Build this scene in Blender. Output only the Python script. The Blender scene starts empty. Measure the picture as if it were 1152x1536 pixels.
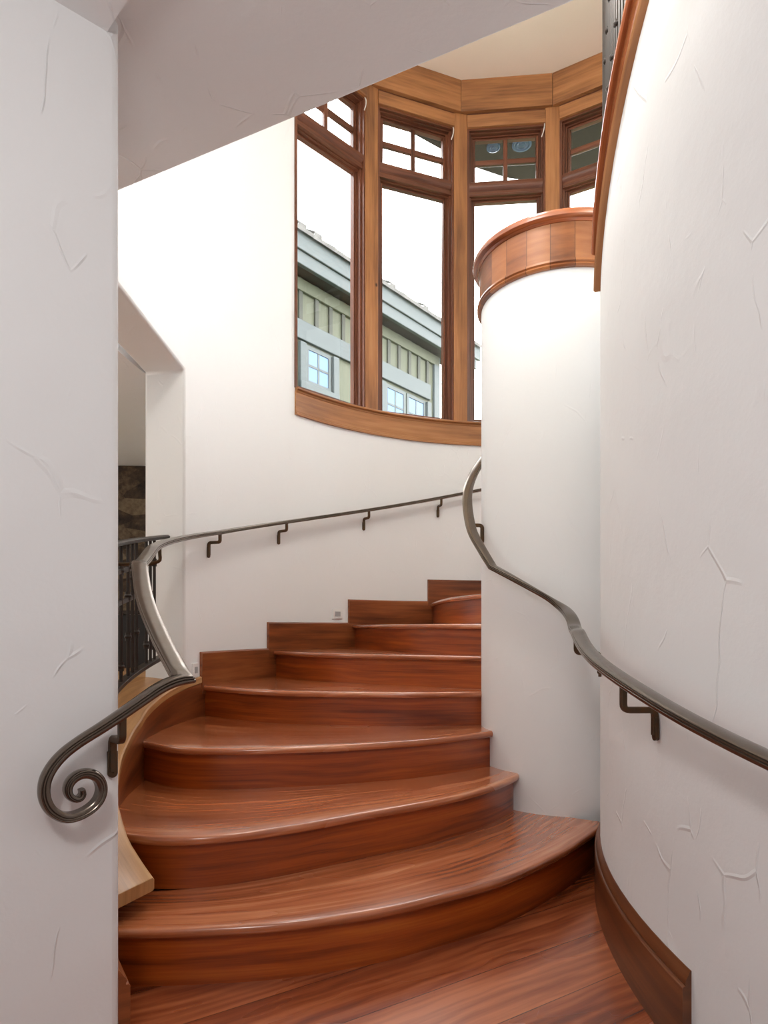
import bpy, bmesh, math, random
from math import sin, cos, pi, radians as rad, degrees, hypot, atan2, sqrt
from mathutils import Vector as V
random.seed(7)
SC = bpy.context.scene
COL = SC.collection

# ------------------------------------------------------------------ survey
F, EYE, HY = 975.0, 1.06, 941.0            # focal length (px), eye height (m), horizon row
CX, CY, RW = 1.09, 3.29, 2.223              # stair well: centre and radius of the curved outer wall
KX, KY, KR = 0.915, 3.41, 0.40              # round centre column
WX, WY, WR = 3.408, 1.805, 2.664            # bulging right wall
RISE = 0.18
CEIL, SOFFIT = 5.65, 2.53

def pol(r, th, z=0.0, cx=CX, cy=CY):
    return V((cx + r*cos(rad(th)), cy + r*sin(rad(th)), z))
def ray_circle(px, r, far=True, cx=CX, cy=CY):
    a = (px-576)/F
    A = 1+a*a; b = a*cx+cy
    D = max(b*b-A*(cx*cx+cy*cy-r*r), 0)
    t = (b+(1 if far else -1)*sqrt(D))/A
    return V((a*t, t, 0))
def zat(p, py):
    return EYE+(HY-py)/F*p[1]
def ang(p, cx=CX, cy=CY):
    return degrees(atan2(p[1]-cy, p[0]-cx)) % 360
def on_plane(px, py, o, d):
    """point of the vertical plane through o along d seen at a pixel"""
    a = (px-576)/F
    t = (a*o[1]-o[0])/(d[0]-a*d[1])
    y = o[1]+t*d[1]
    return V((o[0]+t*d[0], y, EYE+(HY-py)/F*y))

# ------------------------------------------------------------------ mesh builder
class MB:
    def __init__(s):
        s.v = []; s.f = []; s.uv = []; s.sm = []
    def face(s, pts, uvs=None, smooth=False):
        b = len(s.v); s.v += [V(p) for p in pts]
        s.f.append(list(range(b, b+len(pts))))
        s.uv.append(uvs or [(p[0], p[1]) for p in pts]); s.sm.append(smooth)
    def grid(s, P, cu=False, cv=False, smooth=True, flip=False, uo=0.0, vo=0.0):
        n, m = len(P), len(P[0]); b = len(s.v)
        for row in P: s.v += [V(p) for p in row]
        U = [0.0]; mid = m//2
        for i in range(1, n+1): U.append(U[-1]+(V(P[i % n][mid])-V(P[i-1][mid])).length)
        Vv = [0.0]; mi = n//2
        for j in range(1, m+1): Vv.append(Vv[-1]+(V(P[mi][j % m])-V(P[mi][j-1])).length)
        for i in range(n if cu else n-1):
            for j in range(m if cv else m-1):
                i2, j2 = (i+1) % n, (j+1) % m
                q = [b+i*m+j, b+i2*m+j, b+i2*m+j2, b+i*m+j2]
                w = [(U[i]+uo, Vv[j]+vo), (U[i+1]+uo, Vv[j]+vo), (U[i+1]+uo, Vv[j+1]+vo), (U[i]+uo, Vv[j+1]+vo)]
                if flip: q.reverse(); w.reverse()
                s.f.append(q); s.uv.append(w); s.sm.append(smooth)
    def box(s, c, sx, sy, sz, ax=V((1,0,0)), ay=None, az=V((0,0,1)), uo=0.0):
        """box centred at c; ax/ay/az its axes; grain (u) runs along the longest side"""
        ax = V(ax).normalized(); az = V(az).normalized()
        ay = V(ay).normalized() if ay is not None else az.cross(ax).normalized()
        c = V(c); H = (sx/2, sy/2, sz/2); A = (ax, ay, az)
        L = max(range(3), key=lambda i: H[i])
        for k in range(3):
            a, b2 = [i for i in range(3) if i != k]
            if a != L and b2 == L: a, b2 = b2, a
            for sg in (-1, 1):
                pts = []; uv = []
                for (p, q) in ((-1,-1),(1,-1),(1,1),(-1,1)):
                    pts.append(c+A[k]*H[k]*sg+A[a]*H[a]*p+A[b2]*H[b2]*q)
                    uv.append((H[a]*p+uo, H[b2]*q+uo*.37+k*.13))
                n = (pts[1]-pts[0]).cross(pts[2]-pts[0])
                if n.dot(A[k])*sg < 0: pts.reverse(); uv.reverse()
                s.face(pts, uv)
    def sweep(s, pts, sides, prof, closed_prof=True, caps=True, scale=None, smooth=True, ups=None, uo=0.0):
        """profile [(a,b)] swept along pts; a along the side vector, b along up"""
        n = len(pts); rows = []
        for i in range(n):
            p = pts[i]
            t = (pts[min(i+1, n-1)]-pts[max(i-1, 0)])
            t = t.normalized() if t.length > 1e-9 else V((0,0,1))
            sd = sides[i]
            up = ups[i] if ups else sd.cross(t).normalized()
            k = scale[i] if scale else (1, 1)
            rows.append([p+sd*(a*k[0])+up*(b*k[1]) for a, b in prof])
        s.grid(rows, cv=closed_prof, smooth=smooth, uo=uo)
        if caps and closed_prof:
            for r in (rows[0], rows[-1]):
                s.face(r, [(a, b) for a, b in prof])
    def tube(s, pts, r, seg=8, caps=True, rr=None):
        n = len(pts); prev = None; sides = []; ups = []
        for i in range(n):
            t = (pts[min(i+1,n-1)]-pts[max(i-1,0)]).normalized()
            if prev is None:
                a = V((0,0,1)) if abs(t.z) < .9 else V((1,0,0))
                prev = (a-t*a.dot(t)).normalized()
            else: prev = (prev-t*prev.dot(t)).normalized()
            ups.append(prev); sides.append(t.cross(prev).normalized())
        prof = [(cos(2*pi*k/seg)*r, sin(2*pi*k/seg)*r) for k in range(seg)]
        s.sweep(pts, sides, prof, ups=ups, caps=caps, scale=[(q, q) for q in rr] if rr else None)
    def lathe(s, c, prof, seg=48, a0=0, a1=360, smooth=True):
        full = abs(a1-a0) >= 360; n = seg if full else seg+1
        rows = [[V((c[0]+r*cos(rad(a0+(a1-a0)*i/seg)), c[1]+r*sin(rad(a0+(a1-a0)*i/seg)), c[2]+z)) for r, z in prof] for i in range(n)]
        s.grid(rows, cu=full, smooth=smooth)
    def ball(s, c, r, seg=12, rings=8, sz=1.0):
        s.lathe(c, [(max(r*sin(pi*k/rings), 1e-5), -r*cos(pi*k/rings)*sz) for k in range(rings+1)], seg)
    def prism(s, poly, z0, z1, smooth=False):
        """plan polygon between two heights (numbers or functions of the point)"""
        g0 = z0 if callable(z0) else (lambda p: z0)
        g1 = z1 if callable(z1) else (lambda p: z1)
        B = [V((p[0], p[1], g0(p))) for p in poly]; T = [V((p[0], p[1], g1(p))) for p in poly]
        n = len(poly); u = 0
        for i in range(n):
            j = (i+1) % n; L = (B[j]-B[i]).length
            s.face([B[i], B[j], T[j], T[i]], [(u, B[i].z), (u+L, B[j].z), (u+L, T[j].z), (u, T[i].z)], smooth); u += L
        s.face(T); s.face(list(reversed(B)))
    def build(s, name, mat, parent=None, bevel=0, seg=2, angle=35, weld=True, limit=40):
        me = bpy.data.meshes.new(name)
        me.from_pydata([tuple(p) for p in s.v], [], s.f)
        uvl = me.uv_layers.new(name='UVMap')
        k = 0
        for f in s.uv:
            for w in f:
                uvl.data[k].uv = w; k += 1
        for p, q in zip(me.polygons, s.sm): p.use_smooth = True
        bm = bmesh.new(); bm.from_mesh(me)
        if weld: bmesh.ops.remove_doubles(bm, verts=bm.verts, dist=2e-5)
        bmesh.ops.dissolve_degenerate(bm, dist=1e-6, edges=bm.edges)
        bmesh.ops.recalc_face_normals(bm, faces=bm.faces)
        bm.to_mesh(me); bm.free()
        me.set_sharp_from_angle(angle=rad(angle))
        me.materials.append(mat)
        o = bpy.data.objects.new(name, me); COL.objects.link(o)
        if parent is not None: o.parent = parent
        if bevel:
            m = o.modifiers.new('bevel', 'BEVEL'); m.width = bevel; m.segments = seg
            m.limit_method = 'ANGLE'; m.angle_limit = rad(limit); m.harden_normals = False
        return o

def ring_pts(r, a0, a1, n, cx=CX, cy=CY):
    return [(cx+r*cos(rad(a0+(a1-a0)*i/n)), cy+r*sin(rad(a0+(a1-a0)*i/n))) for i in range(n+1)]
def sector(mb, r0, r1, a0, a1, z0, z1, cx=CX, cy=CY, step=2.5):
    """solid ring sector; z0 / z1 numbers or functions of the angle"""
    n = max(1, int(abs(a1-a0)/step+.5)); g0 = z0 if callable(z0) else (lambda t: z0); g1 = z1 if callable(z1) else (lambda t: z1)
    rows = []
    for i in range(n+1):
        t = a0+(a1-a0)*i/n
        rows.append([pol(r0,t,g0(t),cx,cy), pol(r0,t,g1(t),cx,cy), pol(r1,t,g1(t),cx,cy), pol(r1,t,g0(t),cx,cy)])
    mb.grid(rows, cv=True)
    mb.face(rows[0], [(p.x+p.y, p.z) for p in rows[0]]); mb.face(rows[-1], [(p.x+p.y, p.z) for p in rows[-1]])
def arc_sweep(mb, prof, a0, a1, zf, cx, cy, step=1.5, inward=False):
    """profile (r, z) swept around a centre, z following zf(angle)"""
    n = max(1, int(abs(a1-a0)/step+.5)); rows = []
    for i in range(n+1):
        t = a0+(a1-a0)*i/n
        rows.append([pol(r, t, zf(t)+z, cx, cy) for r, z in prof])
    mb.grid(rows, cv=True)
    mb.face(rows[0], list(prof)); mb.face(rows[-1], list(prof))
def spline(P, n=60):
    """Catmull-Rom through the points, resampled to n+1 evenly spaced"""
    P = [V(p) for p in P]; Q = [P[0]*2-P[1]]+P+[P[-1]*2-P[-2]]; out = []
    for i in range(1, len(Q)-2):
        for k in range(16):
            t = k/16; a, b, c, d = Q[i-1:i+3]
            out.append(.5*((2*b)+(c-a)*t+(2*a-5*b+4*c-d)*t*t+(3*b-a-3*c+d)*t**3))
    out.append(P[-1]); return resample(out, n)
def resample(P, n):
    L = [0]
    for i in range(1, len(P)): L.append(L[-1]+(P[i]-P[i-1]).length)
    out = []; k = 0
    for i in range(n+1):
        s = L[-1]*i/n
        while k < len(P)-2 and L[k+1] < s: k += 1
        w = (s-L[k])/max(L[k+1]-L[k], 1e-9); out.append(P[k].lerp(P[k+1], min(max(w,0),1)))
    return out
def lerp_table(t, T):
    if t <= T[0][0]: return T[0][1]
    for (a, x), (b, y) in zip(T, T[1:]):
        if t <= b: return x+(y-x)*(t-a)/(b-a)
    return T[-1][1]
def smooth_pts(P, it=3):
    for _ in range(it):
        P = [P[0]]+[(P[i-1]+P[i]*2+P[i+1])/4 for i in range(1, len(P)-1)]+[P[-1]]
    return P

# ------------------------------------------------------------------ tagging
def thing(name, label, cat, loc=(0,0,0), group=None):
    o = bpy.data.objects.new(name, None); COL.objects.link(o); o.empty_display_size = .1
    o['label'] = label; o['category'] = cat
    if group: o['group'] = group
    return o
def tag(o, label, cat, group=None):
    o['label'] = label; o['category'] = cat
    if group: o['group'] = group
    return o
def struct(o, label=None, cat=None):
    o['kind'] = 'structure'
    if label: o['label'] = label
    if cat: o['category'] = cat
    return o
def lab(o, s): o['label'] = s; return o

# ------------------------------------------------------------------ materials
def newmat(name):
    m = bpy.data.materials.new(name); m.use_nodes = True
    nt = m.node_tree; return m, nt, nt.nodes['Principled BSDF']
def N(nt, t, **k):
    n = nt.nodes.new(t)
    for a, b in k.items():
        if a.startswith('i_'): n.inputs[a[2:].replace('_', ' ')].default_value = b
        else: setattr(n, a, b)
    return n
def ramp(nt, stops):
    r = nt.nodes.new('ShaderNodeValToRGB'); e = r.color_ramp.elements
    while len(e) < len(stops): e.new(.5)
    for q, (p, c) in zip(e, stops): q.position = p; q.color = (*c, 1) if len(c) == 3 else c
    return r
def srgb(r, g, b):
    f = lambda c: (c/255/12.92) if c/255 <= .04045 else ((c/255+.055)/1.055)**2.4
    return (f(r), f(g), f(b))

def plaster(name, col, bump=.35, rough=.62):
    m, nt, b = newmat(name); L = nt.links.new
    tc = N(nt, 'ShaderNodeTexCoord')
    n1 = N(nt, 'ShaderNodeTexNoise', i_Scale=2.2, i_Detail=4.0, i_Roughness=.5)
    n2 = N(nt, 'ShaderNodeTexNoise', i_Scale=90.0, i_Detail=3.0, i_Roughness=.55)
    wp = N(nt, 'ShaderNodeTexNoise', i_Scale=3.0, i_Detail=2.0)
    for n in (n1, n2, wp): L(tc.outputs['Object'], n.inputs['Vector'])
    mix = N(nt, 'ShaderNodeMix', data_type='VECTOR'); mix.inputs['Factor'].default_value = .14
    L(tc.outputs['Object'], mix.inputs[4]); L(wp.outputs['Color'], mix.inputs[5])
    mp = N(nt, 'ShaderNodeMapping'); mp.inputs['Scale'].default_value = (1.3, 1.3, .6)
    L(mix.outputs[1], mp.inputs['Vector'])
    vo = N(nt, 'ShaderNodeTexVoronoi', feature='DISTANCE_TO_EDGE', i_Scale=4.6)
    L(mp.outputs[0], vo.inputs['Vector'])
    edge = N(nt, 'ShaderNodeMapRange'); edge.inputs['From Min'].default_value = 0; edge.inputs['From Max'].default_value = .016
    edge.inputs['To Min'].default_value = 1; edge.inputs['To Max'].default_value = 0
    L(vo.outputs['Distance'], edge.inputs['Value'])
    mk = N(nt, 'ShaderNodeTexNoise', i_Scale=6.5, i_Detail=2.0); L(tc.outputs['Object'], mk.inputs['Vector'])
    mr = ramp(nt, [(.51, (0,0,0)), (.59, (1,1,1))]); L(mk.outputs['Fac'], mr.inputs['Fac'])
    mul = N(nt, 'ShaderNodeMath', operation='MULTIPLY'); L(edge.outputs[0], mul.inputs[0]); L(mr.outputs['Color'], mul.inputs[1])
    s1 = N(nt, 'ShaderNodeMath', operation='MULTIPLY_ADD'); s1.inputs[1].default_value = .19
    L(mul.outputs[0], s1.inputs[0]); L(n1.outputs['Fac'], s1.inputs[2])
    s2 = N(nt, 'ShaderNodeMath', operation='MULTIPLY_ADD'); s2.inputs[1].default_value = .04
    L(n2.outputs['Fac'], s2.inputs[0]); L(s1.outputs[0], s2.inputs[2])
    bp = N(nt, 'ShaderNodeBump'); bp.inputs['Strength'].default_value = bump; bp.inputs['Distance'].default_value = .02
    L(s2.outputs[0], bp.inputs['Height']); L(bp.outputs[0], b.inputs['Normal'])
    b.inputs['Base Color'].default_value = (*col, 1); b.inputs['Roughness'].default_value = rough
    b.inputs['Specular IOR Level'].default_value = .3
    return m

def wood(name, dark, mid, light, rough=.3, coat=.3, sc=(1.6, 26.0), coord='UV', rot=0.0, plank=None, knots=.0, figure=.5, bump=.05, stave=None):
    m, nt, b = newmat(name); L = nt.links.new
    tc = N(nt, 'ShaderNodeTexCoord')
    src = tc.outputs['UV' if coord == 'UV' else 'Object']
    if rot:
        r0 = N(nt, 'ShaderNodeMapping'); r0.inputs['Rotation'].default_value = (0, 0, rot); L(src, r0.inputs['Vector']); src = r0.outputs[0]
    # every object its own offset in the grain
    oi = N(nt, 'ShaderNodeObjectInfo')
    cmb = N(nt, 'ShaderNodeCombineXYZ'); mm = N(nt, 'ShaderNodeMath', operation='MULTIPLY'); mm.inputs[1].default_value = 37.0
    L(oi.outputs['Random'], mm.inputs[0]); L(mm.outputs[0], cmb.inputs[2])
    add = N(nt, 'ShaderNodeVectorMath', operation='ADD'); L(src, add.inputs[0]); L(cmb.outputs[0], add.inputs[1]); vec = add.outputs[0]
    tone = None; seam = None
    if plank or stave:
        sx = N(nt, 'ShaderNodeSeparateXYZ'); L(src, sx.inputs[0])
        w = plank or stave
        dv = N(nt, 'ShaderNodeMath', operation='DIVIDE'); dv.inputs[1].default_value = w
        L(sx.outputs['Y' if plank else 'X'], dv.inputs[0])
        fl = N(nt, 'ShaderNodeMath', operation='FLOOR'); L(dv.outputs[0], fl.inputs[0])
        fr = N(nt, 'ShaderNodeMath', operation='FRACT'); L(dv.outputs[0], fr.inputs[0])
        wn = N(nt, 'ShaderNodeTexWhiteNoise', noise_dimensions='1D'); L(fl.outputs[0], wn.inputs['W']); tone = wn.outputs['Value']
        c2 = N(nt, 'ShaderNodeCombineXYZ'); m3 = N(nt, 'ShaderNodeMath', operation='MULTIPLY'); m3.inputs[1].default_value = 9.0
        L(wn.outputs['Value'], m3.inputs[0]); L(m3.outputs[0], c2.inputs[2]); L(m3.outputs[0], c2.inputs[0])
        a2 = N(nt, 'ShaderNodeVectorMath', operation='ADD'); L(vec, a2.inputs[0]); L(c2.outputs[0], a2.inputs[1]); vec = a2.outputs[0]
        pp = N(nt, 'ShaderNodeMath', operation='PINGPONG'); pp.inputs[1].default_value = .5; L(fr.outputs[0], pp.inputs[0])
        sm = N(nt, 'ShaderNodeMapRange'); sm.inputs['From Max'].default_value = .012*.2/w if plank else .02
        sm.inputs['To Min'].default_value = 0; sm.inputs['To Max'].default_value = 1
        L(pp.outputs[0], sm.inputs['Value']); seam = sm.outputs[0]
    wp = N(nt, 'ShaderNodeTexNoise', i_Scale=2.4, i_Detail=2.0); 
    mpw = N(nt, 'ShaderNodeMapping'); mpw.inputs['Scale'].default_value = (.8, 2.2, 1); L(vec, mpw.inputs['Vector']); L(mpw.outputs[0], wp.inputs['Vector'])
    ws = N(nt, 'ShaderNodeVectorMath', operation='SCALE'); ws.inputs['Scale'].default_value = .16*figure
    L(wp.outputs['Color'], ws.inputs[0])
    ad = N(nt, 'ShaderNodeVectorMath', operation='ADD'); L(vec, ad.inputs[0]); L(ws.outputs[0], ad.inputs[1])
    mp = N(nt, 'ShaderNodeMapping'); mp.inputs['Scale'].default_value = (sc[0], sc[1], 1); L(ad.outputs[0], mp.inputs['Vector'])
    g1 = N(nt, 'ShaderNodeTexNoise', i_Scale=1.0, i_Detail=5.0, i_Roughness=.6); L(mp.outputs[0], g1.inputs['Vector'])
    mpf = N(nt, 'ShaderNodeMapping'); mpf.inputs['Scale'].default_value = (sc[0]*3, sc[1]*7, 1); L(vec, mpf.inputs['Vector'])
    g2 = N(nt, 'ShaderNodeTexNoise', i_Scale=1.0, i_Detail=2.0); L(mpf.outputs[0], g2.inputs['Vector'])
    mpl = N(nt, 'ShaderNodeMapping'); mpl.inputs['Scale'].default_value = (1.1, 3.2, 1); L(ad.outputs[0], mpl.inputs['Vector'])
    g3 = N(nt, 'ShaderNodeTexNoise', i_Scale=1.0, i_Detail=2.0); L(mpl.outputs[0], g3.inputs['Vector'])
    # growth-ring bands
    wv = N(nt, 'ShaderNodeTexWave', wave_type='BANDS', bands_direction='Y', i_Scale=3.2, i_Distortion=7.0, i_Detail=2.0)
    wv.inputs['Detail Scale'].default_value = .7
    mpv = N(nt, 'ShaderNodeMapping'); mpv.inputs['Scale'].default_value = (.55, 2.6, 1); L(ad.outputs[0], mpv.inputs['Vector']); L(mpv.outputs[0], wv.inputs['Vector'])
    def mad(a, k, c):
        q = N(nt, 'ShaderNodeMath', operation='MULTIPLY_ADD'); q.inputs[1].default_value = k
        L(a, q.inputs[0])
        if isinstance(c, (int, float)): q.inputs[2].default_value = c
        else: L(c, q.inputs[2])
        return q.outputs[0]
    h = mad(g1.outputs['Fac'], .62, -.16)
    h = mad(g2.outputs['Fac'], .18, h)
    h = mad(g3.outputs['Fac'], .38, h)
    h = mad(wv.outputs['Fac'], .11*figure, h)
    if tone is not None: h = mad(tone, .26, mad(h, 1, -.10))
    rp = ramp(nt, [(.28, dark), (.5, mid), (.74, light)]); L(h, rp.inputs['Fac'])
    col = rp.outputs['Color']
    if knots:
        vo = N(nt, 'ShaderNodeTexVoronoi', i_Scale=5.0); 
        mk = N(nt, 'ShaderNodeMapping'); mk.inputs['Scale'].default_value = (.8, 1.2, 1); L(vec, mk.inputs['Vector']); L(mk.outputs[0], vo.inputs['Vector'])
        kr = ramp(nt, [(.03, (1,1,1)), (.085, (0,0,0))]); L(vo.outputs['Distance'], kr.inputs['Fac'])
        sel = N(nt, 'ShaderNodeMath', operation='GREATER_THAN'); sel.inputs[1].default_value = 1-knots
        sp = N(nt, 'ShaderNodeSeparateColor'); L(vo.outputs['Color'], sp.inputs[0]); L(sp.outputs[0], sel.inputs[0])
        km = N(nt, 'ShaderNodeMath', operation='MULTIPLY'); L(kr.outputs['Color'], km.inputs[0]); L(sel.outputs[0], km.inputs[1])
        mx = N(nt, 'ShaderNodeMix', data_type='RGBA'); L(km.outputs[0], mx.inputs['Factor']); L(col, mx.inputs[6])
        mx.inputs[7].default_value = (dark[0]*.35, dark[1]*.35, dark[2]*.35, 1); col = mx.outputs[2]
    if seam is not None:
        mx = N(nt, 'ShaderNodeMix', data_type='RGBA'); L(seam, mx.inputs['Factor']); L(col, mx.inputs[7])
        mx.inputs[6].default_value = (dark[0]*.3, dark[1]*.3, dark[2]*.3, 1); col = mx.outputs[2]
    L(col, b.inputs['Base Color'])
    bp = N(nt, 'ShaderNodeBump'); bp.inputs['Strength'].default_value = bump; bp.inputs['Distance'].default_value = .004
    L(h, bp.inputs['Height']); L(bp.outputs[0], b.inputs['Normal'])
    rr = N(nt, 'ShaderNodeMapRange'); rr.inputs['To Min'].default_value = rough*.8; rr.inputs['To Max'].default_value = rough*1.35
    L(g3.outputs['Fac'], rr.inputs['Value']); L(rr.outputs[0], b.inputs['Roughness'])
    b.inputs['Coat Weight'].default_value = coat; b.inputs['Coat Roughness'].default_value = min(.22, rough*.7)
    return m

def iron(name, base, rough=.33, rust=(.10, .045, .02), amount=.35, metal=.9):
    m, nt, b = newmat(name); L = nt.links.new
    tc = N(nt, 'ShaderNodeTexCoord')
    n1 = N(nt, 'ShaderNodeTexNoise', i_Scale=28.0, i_Detail=5.0, i_Roughness=.65); L(tc.outputs['Object'], n1.inputs['Vector'])
    rp = ramp(nt, [(.42, base), (.72, tuple(base[i]*(1-amount)+rust[i]*amount for i in range(3)))]); L(n1.outputs['Fac'], rp.inputs['Fac'])
    L(rp.outputs['Color'], b.inputs['Base Color']); b.inputs['Metallic'].default_value = metal
    rr = N(nt, 'ShaderNodeMapRange'); rr.inputs['To Min'].default_value = rough*.75; rr.inputs['To Max'].default_value = rough*1.5
    L(n1.outputs['Fac'], rr.inputs['Value']); L(rr.outputs[0], b.inputs['Roughness'])
    bp = N(nt, 'ShaderNodeBump'); bp.inputs['Strength'].default_value = .05; bp.inputs['Distance'].default_value = .002
    L(n1.outputs['Fac'], bp.inputs['Height']); L(bp.outputs[0], b.inputs['Normal'])
    return m
def plain(name, col, rough=.5, metal=0.0, noise=.12, scale=8.0, stretch=(1,1,1)):
    m, nt, b = newmat(name); L = nt.links.new
    tc = N(nt, 'ShaderNodeTexCoord'); mp = N(nt, 'ShaderNodeMapping'); mp.inputs['Scale'].default_value = stretch
    L(tc.outputs['Object'], mp.inputs['Vector'])
    n1 = N(nt, 'ShaderNodeTexNoise', i_Scale=scale, i_Detail=4.0); L(mp.outputs[0], n1.inputs['Vector'])
    rp = ramp(nt, [(.3, tuple(c*(1-noise) for c in col)), (.7, tuple(min(1, c*(1+noise)) for c in col))])
    L(n1.outputs['Fac'], rp.inputs['Fac']); L(rp.outputs['Color'], b.inputs['Base Color'])
    b.inputs['Roughness'].default_value = rough; b.inputs['Metallic'].default_value = metal
    return m
def glass(name, tint=(1,1,1), refl=.06):
    m = bpy.data.materials.new(name); m.use_nodes = True; nt = m.node_tree; nt.nodes.clear(); L = nt.links.new
    out = N(nt, 'ShaderNodeOutputMaterial'); mx = N(nt, 'ShaderNodeMixShader')
    tr = N(nt, 'ShaderNodeBsdfTransparent'); tr.inputs[0].default_value = (*tint, 1)
    gl = N(nt, 'ShaderNodeBsdfGlossy'); gl.inputs['Roughness'].default_value = .02
    lw = N(nt, 'ShaderNodeLayerWeight'); lw.inputs[0].default_value = .5
    pw = N(nt, 'ShaderNodeMath', operation='POWER'); pw.inputs[1].default_value = 5.0; L(lw.outputs['Facing'], pw.inputs[0])
    ma = N(nt, 'ShaderNodeMath', operation='MULTIPLY_ADD'); ma.inputs[1].default_value = .5; ma.inputs[2].default_value = .03
    L(pw.outputs[0], ma.inputs[0]); L(ma.outputs[0], mx.inputs[0]); L(tr.outputs[0], mx.inputs[1]); L(gl.outputs[0], mx.inputs[2]); L(mx.outputs[0], out.inputs[0])
    return m

M = {}
M['plaster'] = plaster('white_plaster', (.85, .86, .865), .22)
M['plaster_rough'] = plaster('trowelled_plaster', (.85, .855, .86), .6)
M['cream'] = plaster('cream_ceiling_paint', (.90, .81, .68), .1)
M['walnut'] = wood('walnut_steps', srgb(108, 46, 20), srgb(184, 106, 64), srgb(228, 162, 116), rough=.24, coat=1.0, sc=(1.0, 17), figure=.55)
M['riser'] = wood('walnut_risers', srgb(98, 34, 4), srgb(168, 76, 18), srgb(206, 114, 38), rough=.32, coat=.5, sc=(.9, 24), figure=.4)
M['floor'] = wood('walnut_floorboards', srgb(66, 26, 12), srgb(140, 68, 36), srgb(188, 110, 68), rough=.26, coat=.7, sc=(1.3, 16), coord='Object', rot=-rad(31.6), plank=.22, figure=.8)
M['alder'] = wood('knotty_alder_trim', srgb(112, 70, 40), srgb(170, 114, 68), srgb(196, 144, 96), rough=.42, coat=.1, sc=(1.2, 11), knots=.25, figure=.25)
M['sash'] = wood('dark_sash_wood', srgb(66, 34, 20), srgb(112, 64, 42), srgb(146, 92, 62), rough=.4, coat=.1, sc=(1.2, 22), figure=.2)
M['skirt'] = wood('stained_skirting', srgb(82, 38, 16), srgb(140, 76, 38), srgb(172, 104, 58), rough=.36, coat=.2, sc=(1.3, 13), knots=.15, figure=.3)
M['base'] = wood('dark_baseboard', srgb(74, 38, 18), srgb(112, 64, 34), srgb(142, 88, 50), rough=.34, coat=.25, sc=(1.1, 16), figure=.25)
M['ledge'] = wood('pale_ledge_wood', srgb(128, 84, 44), srgb(186, 138, 88), srgb(216, 174, 124), rough=.36, coat=.2, sc=(1.3, 12), knots=.1, figure=.3)
M['cap'] = wood('alder_stave_cap', srgb(98, 50, 22), srgb(146, 86, 46), srgb(174, 112, 66), rough=.34, coat=.25, sc=(2.5, 9), knots=.25, stave=.115, figure=.3)
M['iron'] = iron('wrought_iron', (.028, .022, .018), rust=(.05,.02,.01), metal=.35)
M['stringer'] = wood('polished_stringer_wood', srgb(112, 62, 34), srgb(150, 92, 56), srgb(178, 118, 78), rough=.07, coat=1.0, sc=(1.2, 14), figure=.25)
M['rail'] = iron('handrail_metal', (.175, .145, .12), rough=.19, rust=(.16, .10, .06), amount=.35)
M['bronze'] = iron('dark_bronze_brackets', (.10, .07, .045), rough=.42, rust=(.16, .07, .025), amount=.7)
M['white_plastic'] = plain('white_plastic', (.86, .86, .85), .35, noise=.02)
M['grey_lens'] = plain('grey_lens', (.42, .43, .44), .4, noise=.05)
M['glass'] = glass('window_glass')
M['cord'] = plain('pale_cord', (.75, .72, .68), .5)
M['teal'] = plain('grey_green_trim_paint', srgb(66, 75, 76), .6, noise=.10, scale=5, stretch=(1,1,6))
M['siding'] = plain('pale_green_siding', srgb(76, 80, 64), .7, noise=.10, scale=4, stretch=(6,6,.6))
M['batten'] = plain('dark_batten', srgb(52, 55, 47), .7)
M['dark_eave'] = plain('dark_eave_boards', srgb(50, 45, 43), .7, noise=.2, scale=5)
M['shingle'] = plain('weathered_shingles', srgb(84, 84, 82), .85, noise=.3, scale=12)
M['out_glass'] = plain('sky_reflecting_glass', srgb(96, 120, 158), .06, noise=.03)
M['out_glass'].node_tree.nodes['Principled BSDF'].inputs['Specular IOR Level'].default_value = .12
M['stone'] = None
M['black'] = plain('black_firebox', (.012, .012, .013), .5)

def stone():
    m, nt, b = newmat('dark_ledge_stone'); L = nt.links.new
    tc = N(nt, 'ShaderNodeTexCoord'); mp = N(nt, 'ShaderNodeMapping'); mp.inputs['Scale'].default_value = (1.4, 1.4, 3.2)
    L(tc.outputs['Object'], mp.inputs['Vector'])
    vo = N(nt, 'ShaderNodeTexVoronoi', i_Scale=3.0); L(mp.outputs[0], vo.inputs['Vector'])
    n1 = N(nt, 'ShaderNodeTexNoise', i_Scale=14.0, i_Detail=8.0, i_Roughness=.7); L(tc.outputs['Object'], n1.inputs['Vector'])
    hs = N(nt, 'ShaderNodeSeparateColor'); L(vo.outputs['Color'], hs.inputs[0])
    ad = N(nt, 'ShaderNodeMath', operation='MULTIPLY_ADD'); ad.inputs[1].default_value = .35
    L(hs.outputs[0], ad.inputs[0]); L(n1.outputs['Fac'], ad.inputs[2])
    rp = ramp(nt, [(.35, srgb(28, 22, 18)), (.62, srgb(78, 62, 48)), (.9, srgb(130, 112, 88))]); L(ad.outputs[0], rp.inputs['Fac'])
    L(rp.outputs['Color'], b.inputs['Base Color']); b.inputs['Roughness'].default_value = .85
    bp = N(nt, 'ShaderNodeBump'); bp.inputs['Strength'].default_value = .8; bp.inputs['Distance'].default_value = .03
    L(ad.outputs[0], bp.inputs['Height']); L(bp.outputs[0], b.inputs['Normal'])
    return m
M['stone'] = stone()

# ================================================================== SETTING
# ---- floor
mb = MB(); mb.prism([(-1.9,-3.2),(2.9,-3.2),(2.9,3.2),(1.2,3.3),(-.9,3.1),(-1.9,2.0)], -.12, 0.0)
struct(mb.build('floor', M['floor']))

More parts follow.
